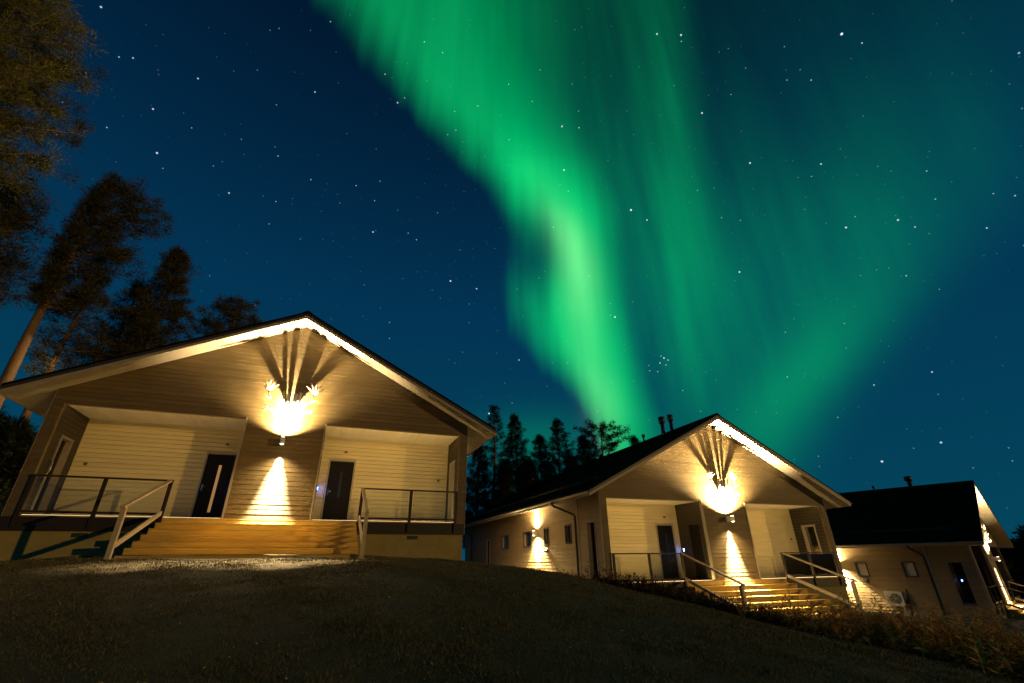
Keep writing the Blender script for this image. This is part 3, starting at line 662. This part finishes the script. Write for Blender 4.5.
# ------------------------------------------------------------------ heat pump beside the far cottage
def heat_pump():
    (x, y, z), a = H[3]; t = empty('heat_pump', hpoint(3, (-W - .28, 3.78, -.10)), R(a)); tag(t, 'cream outdoor heat pump unit with round fan at the farthest cottage wall', 'heat pump')
    m = M(); y0, y1, x0, x1, z0, z1 = -.40, .40, -.15, .15, .12, .78
    m.prism([(y0 + .02, z0), (y1 - .02, z0), (y1, z0 + .02), (y1, z1 - .02), (y1 - .02, z1), (y0 + .02, z1), (y0, z1 - .02), (y0, z0 + .02)], 'x', x0, x1); c = m.build('casing', 'ac_plastic', t)
    m = M(); n = 28; m.prism([(-.08 + .25 * math.cos(2 * math.pi * k / n), .45 + .25 * math.sin(2 * math.pi * k / n)) for k in range(n)], 'x', x0 - .006, x0 - .001); m.build('fan_opening', 'ac_dark', c)
    m = M()
    for r in (.06, .11, .16, .21, .25): m.tube([(x0 - .014, -.08 + r * math.cos(2 * math.pi * k / 24), .45 + r * math.sin(2 * math.pi * k / 24)) for k in range(25)], .0055, 6, False)
    for k in range(8): m.bar((x0 - .015, -.08, .45), (x0 - .015, -.08 + .25 * math.cos(k * math.pi / 4), .45 + .25 * math.sin(k * math.pi / 4)), .008, .006, (1, 0, 0))
    m.build('grille', 'ac_plastic', c)
    for yy in (-.28, .28): m = M(); m.box(-.2, .26, yy - .025, yy + .025, .07, .118); m.box(.0, .05, yy - .02, yy + .02, -.45, .069); m.build('leg', 'ac_plastic', t)
    m = M(); m.tube([(.05, -.41, .3), (.08, -.52, .32), (.16, -.56, .5), (.20, -.56, .9)], .03, 8); m.build('pipe', 'ac_dark', t)
heat_pump()

# ------------------------------------------------------------------ pines
def pine(name, u, v, dist, crown_from, spread, label, group, leaf, seed, dense=1.0, flat=.0, needle=.34, nw=.05, clump=.42, ncl=40, bias=0.0, lean=(0, 0)):
    """a pine whose top stands where the photograph's pixel (u,v) looks, dist metres from the camera"""
    rng = np.random.default_rng(seed); r = ray(u, v); k = dist / math.hypot(r.x, r.y); x, y, ztop = r.x * k, r.y * k, r.z * k
    zb = gz(x - lean[0], y - lean[1]) - .1; h = ztop - zb; root = empty(name, (x - lean[0], y - lean[1], zb)); tag(root, label, 'tree', group)
    n = 12; pts = []; ph = rng.uniform(0, 6)
    for i in range(n + 1):
        t = i / n; pts.append(Vector((lean[0] * t + .012 * h * math.sin(t * 5 + ph) * t, lean[1] * t + .01 * h * math.cos(t * 4 + ph) * t, t * h)))
    r0 = .013 * h + .05; m = M(); m.tube(pts, [r0 * (1 - .92 * (i / n)) + .012 for i in range(n + 1)], 10)
    def at(t): q = min(t, .9999) * n; i = int(q); return pts[i].lerp(pts[i + 1], q - i)
    tri = []
    nl = int(46 * dense * (1 - crown_from) / .6) + 10
    for i in range(nl):
        t = crown_from + (1 - crown_from) * ((i + rng.uniform(0, 1)) / nl); c = (t - crown_from) / (1 - crown_from)
        if flat: prof = (.60 + .40 * min(1, c * 1.6)) * (1 - max(0, (c - .72) / .28) ** 2 * .75)
        else: prof = (min(1, .45 + c * 2.6)) * (1 - c) ** .72 + .05
        ln = spread * prof * rng.uniform(.55, 1.2); az = i * 2.4 + rng.uniform(-.5, .5); rise = rng.uniform(-.12, .30) + .25 * c
        ln *= 1 + bias * math.cos(az - math.atan2(-r.x, r.y)); b = at(t); dv = Vector((math.cos(az), math.sin(az), rise)).normalized()
        tip = b + dv * ln; mid = b.lerp(tip, .5) - Vector((0, 0, .05 * ln)); m.tube([b, mid, tip], [max(.012, r0 * .22 * (1 - c) + .012), .016, .006], 5, False)
        nc = max(2, int(ln / (clump * .62)))
        for j in range(nc):
            s = (j + 1) / nc; s = .25 + .75 * s; p = b.lerp(tip, s) - Vector((0, 0, .05 * ln * math.sin(math.pi * s))) + Vector(rng.normal(0, .16, 3)) * clump
            if rng.uniform() < .12: continue
            cs = clump * rng.uniform(.7, 1.25); nn = int(ncl * rng.uniform(.7, 1.2))
            dirs = rng.normal(0, 1, (nn, 3)); dirs[:, 2] = dirs[:, 2] * .7 + .25; dirs += np.array(dv) * .5; dirs /= np.linalg.norm(dirs, axis=1)[:, None]
            st = np.array(p) + dirs * cs * rng.uniform(.05, .6, (nn, 1)) + rng.normal(0, .09 * cs, (nn, 3)); sd = np.cross(dirs, rng.normal(0, 1, (nn, 3))); sd /= np.linalg.norm(sd, axis=1)[:, None] + 1e-6
            en = st + dirs * needle * rng.uniform(.6, 1.2, (nn, 1)); w = nw * rng.uniform(.6, 1.3, (nn, 1))
            tri.append(np.stack([st - sd * w, st + sd * w, en], 1))
    m.build('trunk', 'bark', root); tri_mesh('crown', np.concatenate(tri), leaf, root)
    return root
G1 = 'pines behind the largest cottage'; G2 = 'pines between the cottages'
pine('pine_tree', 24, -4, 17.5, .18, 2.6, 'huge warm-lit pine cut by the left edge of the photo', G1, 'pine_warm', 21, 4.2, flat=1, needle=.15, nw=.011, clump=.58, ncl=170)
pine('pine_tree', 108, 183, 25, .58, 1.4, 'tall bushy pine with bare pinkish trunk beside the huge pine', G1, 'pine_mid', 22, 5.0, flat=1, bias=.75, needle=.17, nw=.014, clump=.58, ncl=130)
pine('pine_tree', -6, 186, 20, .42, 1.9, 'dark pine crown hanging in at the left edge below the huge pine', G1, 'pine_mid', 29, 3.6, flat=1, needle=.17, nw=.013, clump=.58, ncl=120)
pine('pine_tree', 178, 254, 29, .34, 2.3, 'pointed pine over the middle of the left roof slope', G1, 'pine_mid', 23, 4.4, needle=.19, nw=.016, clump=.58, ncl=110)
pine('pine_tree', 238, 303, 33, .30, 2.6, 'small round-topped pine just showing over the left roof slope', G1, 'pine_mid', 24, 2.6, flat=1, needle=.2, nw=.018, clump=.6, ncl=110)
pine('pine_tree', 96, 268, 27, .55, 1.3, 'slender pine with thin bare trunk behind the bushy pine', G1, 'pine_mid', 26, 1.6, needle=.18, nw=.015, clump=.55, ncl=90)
pine('pine_tree', 143, 284, 31, .40, 2.1, 'short dark pine squeezed between the bushy pine and the pointed pine', G1, 'pine_mid', 25, 2.2, needle=.19, nw=.017, clump=.58, ncl=100)
back = [(494, 407, 47, .32, 1.7, 0, 1.0, 'thin spire-topped pine nearest the eave of the largest cottage'), (516, 417, 50, .25, 2.2, 0, 2.2, 'broad bushy pine second from the largest cottage eave'),
    (539, 437, 52, .2, 2.2, 0, 2.2, 'dark dense pine between the broad bushy pine and the bare-stemmed pine'), (556, 421, 50, .45, 2.0, 0, 1.7, 'pine with rounded crown and bare stem left of the flat-topped pine'),
    (584, 437, 48, .3, 1.8, 0, 1.9, 'small conical pine just left of the flat-topped pine'), (599, 426, 47, .62, 2.2, 1, .9, 'flat-topped pine with open umbrella crown above the middle cottage roof'),
    (635, 438, 52, .5, 1.3, 0, 1.6, 'tip of a pine poking over the middle cottage ridge near its chimneys'), (478, 446, 44, .15, 1.7, 0, 1.7, 'low shaggy pine partly hidden by the largest cottage corner'),
    (505, 462, 43, .1, 1.8, 0, 1.8, 'low pine under the broad bushy pine'), (528, 462, 45, .1, 1.9, 0, 1.8, 'low pine in front of the dark dense pine'), (570, 458, 46, .2, 1.9, 0, 1.8, 'low pine below the rounded crown by the middle roof')]
for i, (u, v, d_, cf, sp, fl, de, lb) in enumerate(back):
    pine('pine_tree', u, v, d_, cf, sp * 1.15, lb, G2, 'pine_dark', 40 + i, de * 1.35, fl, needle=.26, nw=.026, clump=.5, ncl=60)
for u_, v_, d_, lb in ((6, 428, 27, 'low dark spruce under the left eave cut by the photo edge'), (26, 440, 31, 'low dark spruce glimpsed between the trunks left of the largest cottage'), (-22, 405, 30, 'dark spruce at the left edge below the huge pine'), (48, 452, 36, 'distant dark spruce seen past the left corner of the largest cottage')):
    pine('spruce_tree', u_, v_, d_, .03, 2.6, lb, 'spruces left of the largest cottage', 'pine_dark', int(d_) + 60, 2.2, needle=.26, nw=.03, clump=.6, ncl=70)
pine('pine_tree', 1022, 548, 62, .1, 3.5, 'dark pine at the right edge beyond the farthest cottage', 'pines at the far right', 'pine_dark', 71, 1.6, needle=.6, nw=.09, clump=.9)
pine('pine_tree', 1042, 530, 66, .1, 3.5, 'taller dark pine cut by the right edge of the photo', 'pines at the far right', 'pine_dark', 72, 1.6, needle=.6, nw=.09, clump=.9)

# ------------------------------------------------------------------ grass and weeds
def in_house(x, y):
    bad = np.zeros(len(x), bool)
    for h in (1, 2, 3):
        (hx, hy, hz), a = H[h]; a = R(a); lx = (x - hx) * math.cos(a) + (y - hy) * math.sin(a); ly = -(x - hx) * math.sin(a) + (y - hy) * math.cos(a)
        bad |= (np.abs(lx) < W + .02) & (ly > 0) & (ly < L); bad |= (np.abs(lx) < 2.65) & (ly > -2.95) & (ly <= 0)
    return bad
def grass():
    rng = np.random.default_rng(3); n = 750000
    rr = 3.0 + 17 * rng.uniform(0, 1, n) ** .8; az = R(-56) + rng.uniform(0, 1, n) * R(108); x, y = rr * np.sin(az), rr * np.cos(az)
    k = ~in_house(x, y); x, y, rr = x[k], y[k], rr[k]; z = ground_z(x, y); n = len(x)
    pat = .6 + .35 * np.sin(x * 1.9 + 1.1 * np.sin(y * 1.3)) * np.sin(y * 2.1 + np.cos(x * .8)) + .35 * np.sin(x * 5.3 + 2 * np.sin(y * 3.1)) * np.sin(y * 4.7 + 1.5 * np.cos(x * 2.9)); keep = rng.uniform(0, 1, n) < np.clip(.35 + .8 * pat, .15, 1); x, y, rr, z, pat = x[keep], y[keep], rr[keep], z[keep], pat[keep]; n = len(x)
    h = (.012 + .030 * rng.uniform(0, 1, n) ** 3) * (.75 + .5 * pat); w = .0018 + .00042 * rr
    a = rng.uniform(0, 2 * math.pi, n); lean = rng.normal(0, .6, (n, 2)) * h[:, None]
    b = np.c_[x, y, z - .005]; sd = np.c_[np.cos(a) * w, np.sin(a) * w, np.zeros(n)]; t = b + np.c_[lean, h]
    o = tri_mesh('grass', np.stack([b - sd, b + sd, t], 1), 'grass_blade'); tag(o, 'short dry lawn covering the mound in front of the cottages', 'grass', None, 'stuff')
grass()
def leaf_litter():
    rng = np.random.default_rng(9); n = 1500; rr = 3.2 + 10 * rng.uniform(0, 1, n); az = R(-50) + rng.uniform(0, 1, n) * R(95); x, y = rr * np.sin(az), rr * np.cos(az)
    k = ~in_house(x, y); x, y = x[k], y[k]; n = len(x); z = ground_z(x, y) + .025; a = rng.uniform(0, 6.3, n); s = rng.uniform(.003, .006, n) + .009 * (rng.uniform(0, 1, n) < .12); c = np.c_[x, y, z]
    u = np.c_[np.cos(a), np.sin(a), rng.normal(0, .5, n)] * s[:, None]; v = np.c_[-np.sin(a), np.cos(a), rng.normal(0, .5, n)] * s[:, None] * .7
    o = tri_mesh('fallen_leaves', np.concatenate([np.stack([c - u, c + v, c + u], 1), np.stack([c - u, c + u, c - v], 1)]), 'dry_leaf'); tag(o, 'small yellow fallen leaves scattered on the dark lawn', 'leaves', None, 'stuff')
leaf_litter()
def weeds(name, label, n, region, hmin, hmax, leaf, seed):
    rng = np.random.default_rng(seed); tri = []
    x, y = region(rng, n); k = ~in_house(x, y); x, y = x[k], y[k]; z = ground_z(x, y)
    for px, py, pz in zip(x, y, z):
        h = rng.uniform(hmin, hmax); ln = rng.normal(0, .16, 2) * h; nl = int(14 + 16 * h); base = np.array((px, py, pz - .02)); top = base + np.array((ln[0], ln[1], h))
        a = rng.uniform(0, 6.3); s = np.array((math.cos(a), math.sin(a), 0)) * .008; tri.append(np.stack([base - s, base + s, top])[None])
        t = rng.uniform(.15, 1, nl); b = base + (top - base) * t[:, None]; an = rng.uniform(0, 6.3, nl); up = rng.uniform(-.1, .9, nl); d_ = np.c_[np.cos(an), np.sin(an), up]; ll = (.05 + .10 * (1.1 - t)) * rng.uniform(.6, 1.3, nl)
        sd = np.c_[-np.sin(an), np.cos(an), rng.uniform(-.5, .5, nl)] * (ll * .16)[:, None]; mid = b + d_ * (ll * .45)[:, None]
        tri.append(np.stack([b, mid + sd, b + d_ * ll[:, None]], 1)); tri.append(np.stack([b, b + d_ * ll[:, None], mid - sd], 1))
    o = tri_mesh(name, np.concatenate(tri), leaf); tag(o, label, 'undergrowth', None, 'stuff')
def along(path, width):
    P = np.array(path, float); seg = np.linalg.norm(np.diff(P, axis=0), axis=1); cum = np.r_[0, np.cumsum(seg)]
    def f(rng, n):
        s = rng.uniform(0, cum[-1], n); x = np.interp(s, cum, P[:, 0]); y = np.interp(s, cum, P[:, 1]); return x + rng.normal(0, width, n), y + rng.normal(0, width, n)
    return f
weeds('undergrowth', 'dark leafy weeds along the bank in front of the middle cottage', 1500, along([(3.0, 13.9), (4.6, 13.2), (5.9, 12.6), (7.4, 11.9), (9.0, 10.8)], .55), .18, .52, 'weed_leaf', 31)
weeds('undergrowth', 'low weeds on the crest beside the middle cottage side wall', 420, along([(.6, 17.5), (1.6, 16.6), (2.6, 15.4), (3.2, 14.6)], .45), .12, .36, 'weed_leaf', 32)
weeds('undergrowth', 'tall rusty dry weeds at the lower right of the bank', 2300, along([(7.0, 11.0), (8.0, 10.0), (8.6, 9.0), (9.0, 8.0), (9.6, 7.0)], .8), .25, .70, 'weed_dry', 33)
weeds('dry_stalks', 'tall pale orange dry stalks standing out of the weeds at the lower right', 420, along([(7.0, 11.2), (8.0, 10.2), (8.8, 9.2), (9.4, 8.2)], .8), .60, 1.0, 'weed_dry', 35)
